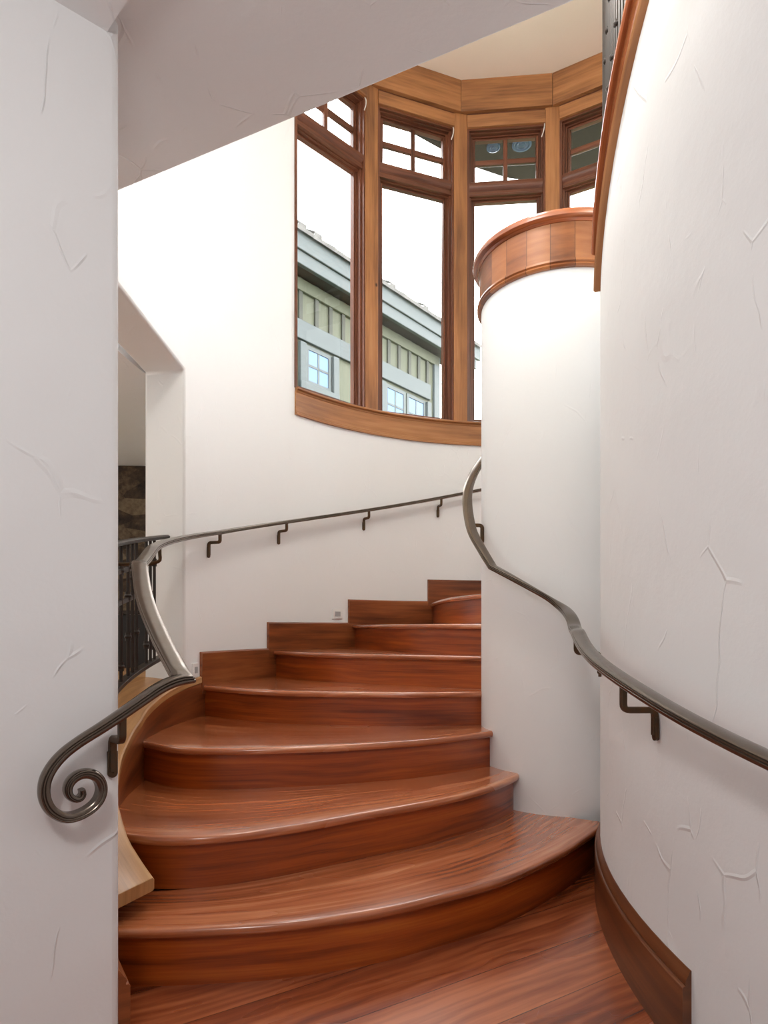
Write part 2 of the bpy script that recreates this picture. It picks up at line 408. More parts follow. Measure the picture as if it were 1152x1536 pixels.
# ---- curved outer wall of the stair well, with window bay and side opening
A_JAMB, A_OPEN_END = 171.5, 217.0
A_WIN0, A_WIN1 = 55.0, 140.4
ths = sorted(set([round(-70+2.5*i, 3) for i in range(int((217+70)/2.5)+1)] + [A_WIN0, A_WIN1, A_JAMB, A_OPEN_END]))
ths = [t for i, t in enumerate(ths) if not (t not in (A_WIN0,A_WIN1,A_JAMB,A_OPEN_END,-70) and any(abs(t-q) < .9 for q in (A_WIN0,A_WIN1,A_JAMB,A_OPEN_END)))]
zs = [-.12, .55, 2.49, 2.72, CEIL]
def solid(i, j):
    if i < 0 or j < 0 or i >= len(ths)-1 or j >= len(zs)-1: return False
    t = (ths[i]+ths[i+1])/2; z = (zs[j]+zs[j+1])/2
    if A_JAMB < t < A_OPEN_END and .55 < z < 2.49: return False
    if A_JAMB < t and z < .55: return False
    if A_WIN0 < t < A_WIN1 and z > 2.72: return False
    if t > A_OPEN_END and z < 2.49: return False
    return True
mb = MB(); R0, R1 = 0.0, .24
def rwall(off, t):      # past the opening's middle the wall above runs straight on
    if t <= A_JAMB: return RW+off
    return (RW+off)*cos(rad(180-A_JAMB))/(-cos(rad(t)))
for i in range(len(ths)-1):
    a, b = ths[i], ths[i+1]
    for j in range(len(zs)-1):
        if not solid(i, j): continue
        z0, z1 = zs[j], zs[j+1]
        q = lambda r, t, z: pol(rwall(r, t), t, z)
        mb.face([q(R0,a,z0), q(R0,b,z0), q(R0,b,z1), q(R0,a,z1)], smooth=True)
        mb.face([q(R1,a,z0), q(R1,b,z0), q(R1,b,z1), q(R1,a,z1)], smooth=True)
        if not solid(i-1, j): mb.face([q(R0,a,z0), q(R1,a,z0), q(R1,a,z1), q(R0,a,z1)])
        if not solid(i+1, j): mb.face([q(R0,b,z0), q(R1,b,z0), q(R1,b,z1), q(R0,b,z1)])
        if not solid(i, j-1): mb.face([q(R0,a,z0), q(R0,b,z0), q(R1,b,z0), q(R1,a,z0)])
        if not solid(i, j+1): mb.face([q(R0,a,z1), q(R0,b,z1), q(R1,b,z1), q(R1,a,z1)])
struct(mb.build('wall_outer', M['plaster'], bevel=.016, seg=3, limit=50))

# ---- near left wall: blunt end facing the stairs
LC = V((-.643, 1.58, 0)); LD = V((-.743, -.669, 0)); LN = V((.669, -.743, 0)); LRD = V((-.537, .843, 0))
p0 = LC; p1 = LC+LRD*.62; p2 = p1+V((-.5, -.25, 0)); far = LC+LD*1.1
mb = MB(); mb.prism([tuple(p0)[:2], tuple(p1)[:2], tuple(p2)[:2], (-2.1, 1.2), (-2.1, -3.2), (far.x-.02, -3.2), tuple(far)[:2]], -.12, SOFFIT+.02)
struct(mb.build('wall_left', M['plaster_rough'], bevel=.018, seg=4, limit=20))

# ---- bulging right wall (its head follows the upper flight)
def z_head(t): return 2.82-.025*(179.6-t)          # underside of the stringer moulding
mb = MB(); aw = [146+2*i for i in range(int((226-146)/2)+1)]
inner = [pol(WR, t, 0, WX, WY) for t in aw]; outer = [pol(WR-.16, t, 0, WX, WY) for t in aw]
def zw(t): return min(z_head(max(t, 163))+.117, 3.1)
rows = [[V((p.x,p.y,-.12)), V((p.x,p.y,zw(t))), V((q.x,q.y,zw(t))), V((q.x,q.y,-.12))] for p, q, t in zip(inner, outer, aw)]
e = aw[-1]; pe, qe = inner[-1], outer[-1]
rows.append([V((pe.x,-3.2,-.12)), V((pe.x,-3.2,zw(e))), V((qe.x+.05,-3.2,zw(e))), V((qe.x+.05,-3.2,-.12))])
mb.grid(rows, cv=True); mb.face(rows[0]); mb.face(rows[-1])
struct(mb.build('wall_right', M['plaster_rough'], bevel=.006, limit=50))

# ---- round centre column (half wall)
mb = MB(); mb.lathe((KX, KY, 0), [(1e-4,-.12),(KR,-.12),(KR,.6),(KR,1.4),(KR,2.74),(1e-4,2.74)], 96)
struct(mb.build('wall_center', M['plaster'], angle=50))

mb = MB(); mb.box((0, -3.27, 2.75), 6.0, .12, 5.78); struct(mb.build('wall_back', M['plaster_rough']))
# ---- ceilings
s0, s1 = V((-.883, 2.185, 0)), V((.438, 1.531, 0)); sd = (s1-s0).normalized()
sL = s0-sd*1.4; sR = s1+sd*.75
mb = MB(); mb.prism([tuple(sL)[:2], tuple(sR)[:2], (2.2, .9), (2.2, -3.2), (-2.6, -3.2), (-2.6, 2.6)], SOFFIT, SOFFIT+.34)
struct(mb.build('ceiling', M['plaster_rough'], bevel=.006))
mb = MB(); mb.prism([(-3.4,-3.2),(4.4,-3.2),(4.4,5.0)]+ring_pts(RW+.35, 40, 150, 30)[::1]+[(-3.4, 4.4)], CEIL, CEIL+.15)
o = struct(mb.build('ceiling', M['cream']))

# ================================================================== WINDOW BAY
VTX = [V((-.66, 4.62, 0)), V((-.096, 5.19, 0)), V((.645, 5.47, 0)), V((1.401, 5.40, 0)), V((2.087, 5.007, 0)), V((2.45, 4.35, 0))]
SILL, HB, HT = 2.787, 5.385, 5.65
def facet(i):
    a, b = VTX[i], VTX[i+1]; d = (b-a).normalized(); n = V((-d.y, d.x, 0))   # outward
    if n.dot(a-V((CX, CY, 0))) < 0: n = -n
    return a, b, d, n, (b-a).length
ntrim = 0
def trim_name():
    global ntrim; ntrim += 1; return 'trim_%d' % ntrim
# posts at the vertices
for k in range(1, 5):
    v = VTX[k]; r = (v-V((CX, CY, 0))).normalized(); t = V((-r.y, r.x, 0))
    mb = MB(); mb.box(v+r*.075+V((0,0,(SILL+HB)/2)), .118, .15, HB-SILL, ax=t, ay=r)
    struct(mb.build(trim_name(), M['alder'], bevel=.004))
# header boards
for k in range(0, 5):
    a, b, d, n, L = facet(k)
    def off(i, o):
        if i == 0 or i == len(VTX)-1:
            return VTX[i]+n*o
        dprev = (VTX[i]-VTX[i-1]).normalized(); dn = (VTX[i+1]-VTX[i]).normalized()
        n1, n2 = V((-dprev.y,dprev.x,0)), V((-dn.y,dn.x,0)); m = (n1+n2).normalized()
        return VTX[i]+m*(o/m.dot(n1))
    pa, pb, pc, pd = off(k,-.02), off(k+1,-.02), off(k+1,.18), off(k,.18)
    g = d*.0012
    mb = MB(); mb.prism([tuple(pa+g)[:2], tuple(pb-g)[:2], tuple(pc-g)[:2], tuple(pd+g)[:2]], HB, HT)
    struct(mb.build(trim_name(), M['alder'], bevel=.002))
# windows
def window(k):
    a, b, d, n, L = facet(k); Z = V((0,0,1)); nm = 'window_%d' % (k+1)
    root = bpy.data.objects.new(nm, None); COL.objects.link(root); struct(root)
    P = lambda t, o, z: a+d*t+n*o+Z*z
    t0, t1 = .052, L-.052                       # between the posts
    def bar(mb, ta, tb, za, zb, oa, ob):
        mb.box(P((ta+tb)/2, (oa+ob)/2, (za+zb)/2), tb-ta, ob-oa, zb-za, ax=d, ay=n, uo=random.random()*3)
    # head casing board
    mb = MB(); bar(mb, t0+.004, t1-.004, 5.262, HB-.022, -.004, .06); mb.build('head_casing', M['alder'], root, bevel=.003)
    mb = MB(); bar(mb, t0+.004, t1-.004, HB-.022, HB, .012, .06); mb.build('head_fillet', M['sash'], root)
    # stepped outer frame
    mb = MB()
    for (w, oa, ob) in ((.020, .02, .13), (.036, .045, .13), (.052, .075, .13)):
        bar(mb, t0, t0+w, SILL, 5.262, oa, ob); bar(mb, t1-w, t1, SILL, 5.262, oa, ob)
        bar(mb, t0+w, t1-w, 5.262-w*.75, 5.262, oa, ob)
    bar(mb, t0+.02, t1-.02, SILL, SILL+.02, .03, .13)
    mb.build('frame', M['sash'], root, bevel=.003)
    # moulded transom rail
    mb = MB(); prof = [(.0,4.70),(.0,4.715),(.012,4.724),(.012,4.745),(-.008,4.765),(-.014,4.785),(-.008,4.805),(.014,4.812),(.014,4.826),(.03,4.84),(.12,4.84),(.12,4.69),(.03,4.69),(.03,4.70)]
    prof = [(o+.03 if o < .05 else o, z) for o, z in prof]
    rows = [[P(t, o, z) for o, z in prof] for t in (t0+.022, t1-.022)]
    mb.grid(rows, cv=True); mb.face(rows[0]); mb.face(rows[1]); mb.build('transom_rail', M['sash'], root)
    # upper sash with four lights
    s0, s1 = t0+.052, t1-.052
    mb = MB(); zt, zb, w = 5.222, 4.84, .02
    bar(mb, s0, s0+w, zb, zt, .085, .125); bar(mb, s1-w, s1, zb, zt, .085, .125)
    bar(mb, s0+w, s1-w, zt-w, zt, .085, .125); bar(mb, s0+w, s1-w, zb, zb+w*.6, .085, .125)
    us = mb.build('sash', M['sash'], root, bevel=.003); lab(us, 'upper sash divided into four lights')
    tm = (s0+s1)/2; zm = 5.02
    mb = MB(); bar(mb, tm-.018, tm+.018, zb, zt, .088, .122); bar(mb, s0+w, s1-w, zm-.022, zm+.022, .090, .120)
    mb.build('muntin', M['sash'], us, bevel=.005)
    xs = [(s0+w, tm-.018), (tm+.018, s1-w)]; zz = [(zb+.012, zm-.022), (zm+.022, zt-w)]
    for (x0, x1) in xs:
        for (z0, z1) in zz:
            mb = MB(); bar(mb, x0-.003, x1+.003, z0-.003, z1+.003, .103, .107); mb.build('pane', M['glass'], us)
    # lower sash, one tall light
    mb = MB(); zt, zb = 4.69, SILL+.02; w = .016
    bar(mb, s0, s0+w, zb, zt, .085, .125); bar(mb, s1-w, s1, zb, zt, .085, .125)
    bar(mb, s0+w, s1-w, zt-w, zt, .085, .125); bar(mb, s0+w, s1-w, zb, zb+.025, .085, .125)
    ls = mb.build('sash', M['sash'], root, bevel=.003); lab(ls, 'tall lower sash with one large pane')
    mb = MB(); bar(mb, s0+w-.003, s1-w+.003, zb+.022, zt-w+.003, .103, .107); mb.build('pane', M['glass'], ls)
    # cord hook by the right jamb
    mb = MB(); h = t1-.012
    mb.tube(spline([P(h, .015, 5.262), P(h-.002, .0, 5.23), P(h-.012, -.008, 5.18), P(h-.028, -.008, 5.135)], 14), .0042, 6)
    mb.build('pull_cord', M['cord'], root)
for k in range(0, 5): window(k)
# sill board and curved apron
mb = MB(); sector(mb, RW-.02, RW+.30, A_WIN0, 140.4, SILL-.03, SILL)
arc_sweep(mb, [(RW-.022,-.012),(RW-.034,-.006),(RW-.036,.0),(RW-.034,.006),(RW-.026,.010),(RW+.02,.010),(RW+.02,-.012)], A_WIN0, 141.2, lambda t: SILL-.008, CX, CY)
struct(mb.build(trim_name(), M['alder'], angle=40))
mb = MB()
pr = [(RW+.01,2.592),(RW-.022,2.592),(RW-.024,2.604),(RW-.018,2.610),(RW-.018,2.618),(RW-.014,2.624),(RW-.014,2.752),(RW-.024,2.766),(RW+.01,2.766)]
arc_sweep(mb, pr, A_WIN0, 141.24, lambda t: 0, CX, CY)
struct(mb.build(trim_name(), M['alder'], angle=30))
# stave cap on the centre column
mb = MB()
mb.lathe((KX, KY, 0), [(KR-.02,2.728),(KR+.016,2.728),(KR+.022,2.736),(KR+.016,2.746),(KR+.022,2.752),(KR+.018,2.764),(KR+.010,2.768),(KR+.010,2.945),(KR-.02,2.945)], 120)
o = struct(mb.build(trim_name(), M['cap'], angle=30))
mb = MB()
mb.lathe((KX, KY, 0), [(1e-4,2.985),(KR+.034,2.985),(KR+.042,2.980),(KR+.045,2.968),(KR+.042,2.956),(KR+.034,2.950),(KR+.022,2.948),(KR+.014,2.938),(KR+.008,2.936),(1e-4,2.94)], 120)
struct(mb.build(trim_name(), M['walnut'], angle=30))
# stringer trim of the upper flight on the head of the right wall
def helix(prof, a0, a1, mat):
    mb = MB(); arc_sweep(mb, prof, a0, a1, z_head, WX, WY, step=1.0); return struct(mb.build(trim_name(), mat, angle=30))
helix([(WR-.01,0),(WR+.020,0),(WR+.026,.006),(WR+.024,.016),(WR+.018,.02),(WR+.020,.028),(WR+.012,.036),(WR-.01,.036)], 162.8, 205, M['alder'])
helix([(WR-.01,.034),(WR+.015,.034),(WR+.015,.120),(WR-.01,.120)], 163.2, 205, M['stringer'])
helix([(WR-.17,.118),(WR+.028,.118),(WR+.034,.123),(WR+.035,.130),(WR+.034,.137),(WR+.028,.142),(WR-.17,.142)], 163.4, 205, M['walnut'])

# baseboards
def baseboard_prof(r):   # grows away from the wall face (r + t)
    return [(r,0),(r+.022,0),(r+.022,.176),(r+.019,.180),(r+.014,.181),(r+.014,.186),(r+.016,.188),(r+.014,.196),(r+.009,.204),(r+.004,.215),(r+.002,.219),(r-.002,.219),(r-.002,0)]
mb = MB(); arc_sweep(mb, baseboard_prof(WR), 152.5, 184.6, lambda t: .0, WX, WY)
struct(mb.build('baseboard_right', M['base'], angle=25))
mb = MB(); nL = V((.843, .537, 0)); q0 = LC+LRD*.012; q1 = LC+LRD*.33
pr = [(r, z) for r, z in baseboard_prof(0)]
rows = [[q+nL*(r*1.25)+V((0,0,z)) for r, z in pr] for q in (q0, q1)]
mb.grid(rows, cv=True); mb.face(rows[0], list(pr)); mb.face(rows[1], list(pr))
struct(mb.build('baseboard_left', M['skirt'], angle=25))

# ================================================================== STAIRCASE
def z_ledge(t):      # inner edge of the sloping ledge
    return lerp_table(t, ((160,.79),(166.8,.775),(171.3,.759),(179,.724),(187.3,.674),(192.2,.626),(199,.545),(206,.435),(210,.355),(215,.268)))
def r_ledge(t):
    return lerp_table(t, ((160,2.207),(190,2.207),(199,2.245),(205,2.262),(210,2.242),(213,2.215),(215,2.196)))
def oc(th, r=RW): return tuple(pol(r, th))[:2]
NOSE = {
 1: [(-.865,1.90),(-.75,1.89),(-.56,1.90),(-.31,1.932),(-.05,2.01),(.17,2.12),(.43,2.285),(.71,2.56),(.93,2.83),(1.0,2.93)],
 2: [(-.985,2.165),(-.82,2.13),(-.63,2.155),(-.36,2.27),(-.06,2.46),(.22,2.64),(.45,2.84),(.62,3.06),(.655,3.14)],
 3: [(-1.115,2.96),(-.91,2.82),(-.68,2.785),(-.28,2.85),(.02,2.94),(.26,3.05),(.50,3.22),(.56,3.27)],
 4: [oc(166.4),(-.80,3.61),(-.46,3.46),(.08,3.395),(.35,3.41),(.535,3.44)],
 5: [oc(147.0),(-.45,4.10),(-.06,3.86),(.30,3.69),(.54,3.56)],
 6: [oc(127.2),(-.08,4.58),(.10,4.20),(.34,3.86),(.57,3.65)],
 7: [oc(108.6),(.395,4.80),(.43,4.38),(.52,4.02),(.64,3.72)],
 8: [oc(89),(.93,4.9),(.86,4.4),(.80,4.05),(.80,3.80)],
 9: [oc(69),(1.62,4.75),(1.35,4.3),(1.05,3.95),(.96,3.81)],
}
NS = 64
def curve(k):
    return spline([V((x, y, 0)) for x, y in NOSE[k]], NS)
def offset(c, d):
    out = []
    for i, p in enumerate(c):
        t = (c[min(i+1,len(c)-1)]-c[max(i-1,0)]).normalized(); out.append(p+V((-t.y, t.x, 0))*d)   # to the left of travel = uphill
    return out
stair = thing('staircase', 'curved walnut staircase winding up around the round white column', 'staircase')
CUR = {k: curve(k) for k in NOSE}
OVER = .028
def fix_outer(P, k):
    """carry the outer end of each row out to the curved wall"""
    p0 = P[0]; rr = V((p0.x-CX, p0.y-CY, 0)); th = ang(p0)
    if th > 216 or k < 2: return P
    d = rr.normalized()*(RW-.001 if th < 166 else r_ledge(th)+.012)-rr
    n = len(P)-1
    return [p+d*(1-i/n)**3 for i, p in enumerate(P)]
for k in range(1, 9):
    z = RISE*k; fr = CUR[k]; bk = offset(CUR[k+1], OVER+.012)
    R = []
    # back edge (top) .. nose .. back edge (bottom): profile rows across the tread
    for s in (1, .75, .5, .3, .12):
        R.append([V((p.x,p.y,z)) for p in fix_outer([a.lerp(b, s) for a, b in zip(fr, bk)], k)])
    for o, dz in ((.014,0),(.008,-.0012),(.003,-.005),(.0005,-.011),(0,-.016),(.0008,-.022),(.004,-.028),(.009,-.0305),(.014,-.031)):
        R.append([V((p.x,p.y,z+dz)) for p in fix_outer(offset(fr, o), k)])
    R.append([V((p.x,p.y,z-.031)) for p in fix_outer(offset(fr, OVER+.03), k)])
    # grid with u along the nosing
    rows = [[R[j][i] for j in range(len(R))] for i in range(NS+1)]
    mb = MB(); mb.grid(rows, uo=k*1.7, vo=k*.9)
    mb.build('tread', M['walnut'], stair, angle=60)
    # riser below this tread
    a = fix_outer(offset(fr, OVER), k); b2 = fix_outer(offset(fr, OVER+.02), k)
    z0, z1 = z-RISE, z-.031
    rows = [[V((p.x,p.y,z0)), V((p.x,p.y,z1)), V((q.x,q.y,z1)), V((q.x,q.y,z0))] for p, q in zip(a, b2)]
    mb = MB(); mb.grid(rows, cv=True, uo=k*2.3, vo=k*.6); mb.face(rows[0]); mb.face(rows[-1])
    mb.build('riser', M['riser'], stair, angle=30)
# stepped skirting boards on the outer wall
ends = {4: (167.0, 148.6), 5: (148.4, 128.3), 6: (128.1, 109.4), 7: (109.2, 90), 8: (89.8, 70)}
for k, (a0, a1) in ends.items():
    mb = MB(); z0 = RISE*k-.05; z1 = RISE*k+.197
    q = RW-.019-.0012*(k % 2)
    arc_sweep(mb, [(RW,z0),(q,z0),(q,z1-.010),(q+.007,z1-.001),(RW,z1)], a0, a1-2.4, lambda t: 0, CX, CY)
    mb.build('skirt_board', M['skirt'], stair, bevel=.003, angle=25)
# closed stringer under the ledge
mb = MB()
rows = []
for i in range(41):
    t = 165.0+(211.5-165.0)*i/40; r = r_ledge(t)+.004; z = z_ledge(t)-.03
    rows.append([pol(r+.03,t,.05), pol(r,t,.05), pol(r,t,z), pol(r+.03,t,z)])
mb.grid(rows, cv=True); mb.face(rows[0]); mb.face(rows[-1])
mb.build('stringer', M['skirt'], stair, angle=30)

# ---- ledge: wooden cap of the low curb wall beside the steps
ledge = thing('curb_ledge', 'pale wooden ledge capping the low curb wall left of the steps', 'ledge')
mb = MB(); rows = []
a0, a1 = 166.8, 214.6; n = 48
for i in range(n+1):
    t = a0+(a1-a0)*i/n; z = z_ledge(t)
    ri = r_ledge(t); ro = RW+.27
    if t < A_JAMB: ro = RW-.0005
    tilt = .028*min(1, max(0, (ro-RW)/.2))
    w = max(0, (t-203)/11.6); w = w*w; tilt *= 1-w
    O = lambda dz: pol(ro,t,z+tilt+dz).lerp(V((-.83, 1.80, z+tilt+dz)), w)
    rows.append([O(-.042), pol(ri+.006,t,z-.042), pol(ri,t,z-.036), pol(ri,t,z-.006), pol(ri+.006,t,z), (pol(ri,t,z)+O(0))/2, O(0)])
mb.grid(rows, cv=True); mb.face(rows[0]); mb.face(rows[-1])
mb.build('cap', M['ledge'], ledge, bevel=.004, angle=35)
mb = MB(); sector(mb, RW+.045, RW+.24, A_JAMB+.1, 210.0, -.12, lambda t: z_ledge(t)-.043)
mb.build('curb', M['plaster'], ledge)

# ================================================================== SIDE ROOM beyond the opening
zf = .70
mb = MB(); mb.prism(ring_pts(RW+.26, 172.5, 214, 20)+[(-3.6,2.0),(-3.6,6.0),(-1.2,6.0)], zf-.1, zf)
struct(mb.build('floor', M['ledge']))
mb = MB(); mb.prism(ring_pts(RW+.241, 160, 232, 28)+[(-3.6,1.0),(-3.6,6.2),(-1.0,6.2)], 2.49, 2.6)
struct(mb.build('ceiling', M['plaster_rough']))
mb = MB(); mb.box((-3.55, 3.6, 1.2), .1, 5.2, 2.58, ax=(1,0,0), ay=(0,1,0)); mb.box((-1.85, 6.12, 1.2), 3.5, .1, 2.58); mb.box((-2.85, 1.02, 1.2), 1.5, .1, 2.58); struct(mb.build('wall_side', M['plaster_rough']))
fp = thing('stone_fireplace', 'dark stone fireplace wall seen through the side opening', 'fireplace')
wallpts = (-2.45, 5.78, 0)
mb = MB(); mb.box((-2.3, 5.85, (zf+2.49)/2), 2.3, .22, 2.49-zf, ax=(1,.06,0)); mb.build('surround', M['stone'], fp, bevel=.01)
mb = MB(); mb.box((-2.3, 5.70, 1.19), 1.5, .10, .035, ax=(1,.06,0)); lab(mb.build('lintel', M['iron'], fp, bevel=.003), 'thin metal lintel')
mb = MB(); mb.box((-2.3, 5.715, .94), 1.46, .06, .46, ax=(1,.06,0)); lab(mb.build('firebox', M['black'], fp), 'black firebox opening')

# ================================================================== IRON RAILING on the ledge
RR = RW+.11
rl = thing('iron_railing', 'dark wrought iron railing with collared bars standing on the pale ledge', 'railing')
def zr(t, a): return a-.0075*(t-171.7)
def bar_arc(a, w, h, t0=171.7, t1=212):
    mb = MB(); arc_sweep(mb, [(RR-w/2,-h/2),(RR+w/2,-h/2),(RR+w/2,h/2),(RR-w/2,h/2)], t0, t1, lambda t: zr(t, a), CX, CY); return mb
mb = MB(); arc_sweep(mb, [(RR-.026,-.008),(RR-.022,-.011),(RR+.022,-.011),(RR+.026,-.008),(RR+.026,.004),(RR+.016,.011),(RR-.016,.011),(RR-.026,.004)], 171.7, 212, lambda t: zr(t, 1.565), CX, CY)
mb.build('top_rail', M['iron'], rl, angle=30)
for a in (1.43, 1.285): bar_arc(a, .012, .022, 178.0).build('rail', M['iron'], rl, bevel=.002)
bar_arc(.905, .045, .022).build('bottom_rail', M['iron'], rl, bevel=.003)
cols = {0: (.80, .12), 1: (.55,), 2: (.16, .85), 3: (.30,), 4: (.72,), 5: (.30, .6)}
pxs = [231.5, 225.5, 219.5, 204.5, 198.5, 192.0, 181.5]
angs = [ang(ray_circle(px, RR)) for px in pxs]
da = 2.3
while len(angs) < 15: angs.append(angs[-1]+(da if len(angs) % 3 else 5.0))
for i, t in enumerate(angs):
    z0, z1 = zr(t, .905), zr(t, 1.565); p = pol(RR, t)
    mb = MB(); r = .0085
    n = 12; tw = []
    mb.tube([V((p.x,p.y,z0+(z1-z0)*j/n)) for j in range(n+1)], r, 8)
    b = mb.build('baluster', M['iron'], rl)
    for h in cols[i % 6]:
        mb = MB(); mb.ball((p.x, p.y, z0+(z1-z0)*h), .017, 12, 8, .8); mb.lathe((p.x,p.y,z0+(z1-z0)*h), [(.013,-.02),(.013,.02)], 12)
        mb.build('collar', M['iron'], b)
for t in (193, 210):
    mb = MB(); p = pol(RR, t); zl = z_ledge(t)+.012
    mb.tube([V((p.x,p.y,zl)), V((p.x,p.y,zr(t,.905)))], .011, 8); mb.build('foot', M['iron'], rl)

# ================================================================== HANDRAILS
HALF = [(.0,-.011),(.021,-.011),(.0245,-.0085),(.0262,-.0045),(.0262,-.001),(.0232,.0005),(.0252,.0025),(.0252,.0052),(.0218,.0062),(.0232,.0082),(.0222,.0102),(.018,.0122),(.009,.0138)]
RAILP = HALF+[(0,.0142)]+[(-a, b) for a, b in reversed(HALF[1:])]
def rail_mesh(name, pts, sides, scale, parent):
    mb = MB(); mb.sweep(pts, sides, RAILP, scale=scale); return mb.build(name, M['rail'], parent, angle=32)
def bracket(top, wallpt, parent, h1=.05, h2=.075):
    """bent rod: down from the rail, in to the wall, down the wall, flattened foot with a screw"""
    out = V((top.x-wallpt.x, top.y-wallpt.y, 0)); dist = out.length; o = out.normalized()
    a = V(top); b = a-V((0,0,h1)); c = V((wallpt.x, wallpt.y, b.z))+o*.008; d = c-V((0,0,h2))
    def corner(p, q, r, rr=.016, n=5):
        u = (p-q).normalized(); w = (r-q).normalized(); s = q+u*rr; e = q+w*rr
        return [s.lerp(q, k/n).lerp(q.lerp(e, k/n), k/n) for k in range(n+1)]
    path = [a]+corner(a, b, c)+corner(b, c, d)+[d]
    side = V((-o.y, o.x, 0)); mb = MB(); r = .0085
    prof = [(-r,-r*.7),(-r*.7,-r),(r*.7,-r),(r,-r*.7),(r,r*.7),(r*.7,r),(-r*.7,r),(-r,r*.7)]
    mb.sweep(path, [side]*len(path), prof)
    br = mb.build('bracket', M['bronze'], parent, angle=40)
    mb = MB(); P = []
    for k in range(17):
        t = pi+pi*k/16 if k <= 16 else 0; P.append((cos(t)*.0115, sin(t)*.0115-.024))
    P = [( .0115, .026)]+[(cos(-pi*k/12)*.0115, -.026+sin(-pi*k/12)*.0115) for k in range(13)]+[(-.0115, .026)]
    cc = V((wallpt.x, wallpt.y, d.z+.022))
    fr = [cc+o*.012+side*x+V((0,0,y)) for x, y in P]; bk = [cc+o*.001+side*x+V((0,0,y)) for x, y in P]
    mb.grid([fr, bk], cv=True); mb.face(fr); mb.face(bk)
    mb.ball(cc+o*.012-V((0,0,.022)), .0042, 8, 6)
    mb.build('foot_plate', M['bronze'], br, bevel=.002)
    return br

# ---- left rail: scroll, mitre, then up the outer wall
lr = thing('handrail', 'long left metal handrail starting in a scroll and climbing the outer wall', 'handrail')
PO = LC+LN*.070
scr = [(122,1184),(124,1192),(116,1199),(104,1194),(101,1181),(110,1167),(127,1160),(145,1166),(152,1183),(145,1203),(125,1219),(100,1226),(78,1216),(67,1197),(67,1174),(77,1152),(95,1131),(120,1112),(150,1093),(180,1073),(210,1052),(236,1034),(256,1024),(274,1019)]
A = smooth_pts(spline([on_plane(x, y, PO, LD) for x, y in scr], 150), 2)
# the tail of the spiral is thinner
Pm = A[-1]
K1 = V(((209-576)/F*2.2, 2.2, EYE+(HY-846)/F*2.2))
Bm = (Pm+K1)/2-V((0,0,.012))+V((-.02,-.012,0))
B = spline([Pm, Pm.lerp(K1,.33)+V((-.012,-.006,-.012)), Pm.lerp(K1,.66)+V((-.016,-.008,-.012)), K1], 30)
def zC(t): return 1.275+(209.6-t)*.00773 if t > 164.6 else 1.623+(164.6-t)*.00865
tK = ang(K1)
Cp = []
n = 110; tE = 84.0
for i in range(1, n+1):
    t = tK+(tE-tK)*i/n
    w = min(1, (tK-t)/16); w = w*w*(3-2*w)
    rk = hypot(K1.x-CX, K1.y-CY); r = rk+(RW-.083-rk)*w
    zz_ = zC(t); zz_ = K1.z*(1-w)+zz_*w if w < 1 else zz_
    Cp.append(pol(r, t, zz_))
pts = A+B[1:]+Cp
sides = []; scale = []
iM = len(A)-1; iK = iM+len(B)-1
for i, p in enumerate(pts):
    if i < iM: s = LN.copy(); k = (1, 1)
    elif i == iM:
        d2 = (B[1]-B[0]); n2 = V((d2.y, -d2.x, 0)).normalized(); m = (LN+n2).normalized(); s = m; k = (1/m.dot(LN), 1)
    else:
        d = pts[min(i+1,len(pts)-1)]-pts[i-1]; s = V((d.y, -d.x, 0)).normalized(); k = (1, 1)
    if i < iM: k = (.60+.40*min(1, max(0, (i-95)/52)), min(.9, .45+.45*i/26)+.1*min(1, max(0, (i-95)/52)))
    sides.append(s); scale.append(k)
rail_mesh('rail', pts, sides, scale, lr)
# brackets
def circ_bracket(px):
    p = ray_circle(px, RW-.083); t = ang(p)
    bracket(pol(RW-.083, t, zC(t)-.008), pol(RW-.001, t), lr)
for px in (330, 430, 553.5, 662): circ_bracket(px)
t = 176.5
tb = pol(RW-.08, 188, zC(188)-.008); ob = pol(RR, 188, tb.z-.085)
mb = MB(); mb.tube(spline([tb, tb-V((0,0,.035)), tb-V((0,0,.066)), tb.lerp(ob,.12)-V((0,0,.066)), tb.lerp(ob,.3)-V((0,0,.058)), ob], 24), .0085, 8); mb.build('bracket', M['bronze'], lr)
t0 = on_plane(183, 1068, PO, LD); bracket(t0-V((0,0,.006)), V((t0.x, t0.y, 0))-LN*.069, lr, h1=.062, h2=.08)

# ---- right rail: along the right wall, then around the column
rr = thing('handrail', 'right metal handrail along the bulging wall wrapping onto the round column', 'handrail')
WR2 = WR+.095
def zW(t):     # measured along the wall by the angle
    return T_int(t)
samples = []
for px, py in ((1152,1140),(1020,1074),(970,1043),(931,1018),(900,996),(881,977)):
    p = ray_circle(px, WR2, False, WX, WY); samples.append((ang(p, WX, WY), zat(p, py)))
samples.sort(reverse=True)
def T_int(t):
    S = samples
    if t >= S[0][0]: return S[0][1]-(t-S[0][0])*.0085
    for (a, za), (b, zb) in zip(S, S[1:]):
        if b <= t <= a: return za+(zb-za)*(a-t)/(a-b)
    return S[-1][1]+(S[-1][0]-t)*.012
Wp = [pol(WR2, t, T_int(t), WX, WY) for t in [222-1.0*i for i in range(0, 55)]]   # 222 -> 168
Wp = smooth_pts(Wp, 6)
Kr = KR+.075
Kpts = []
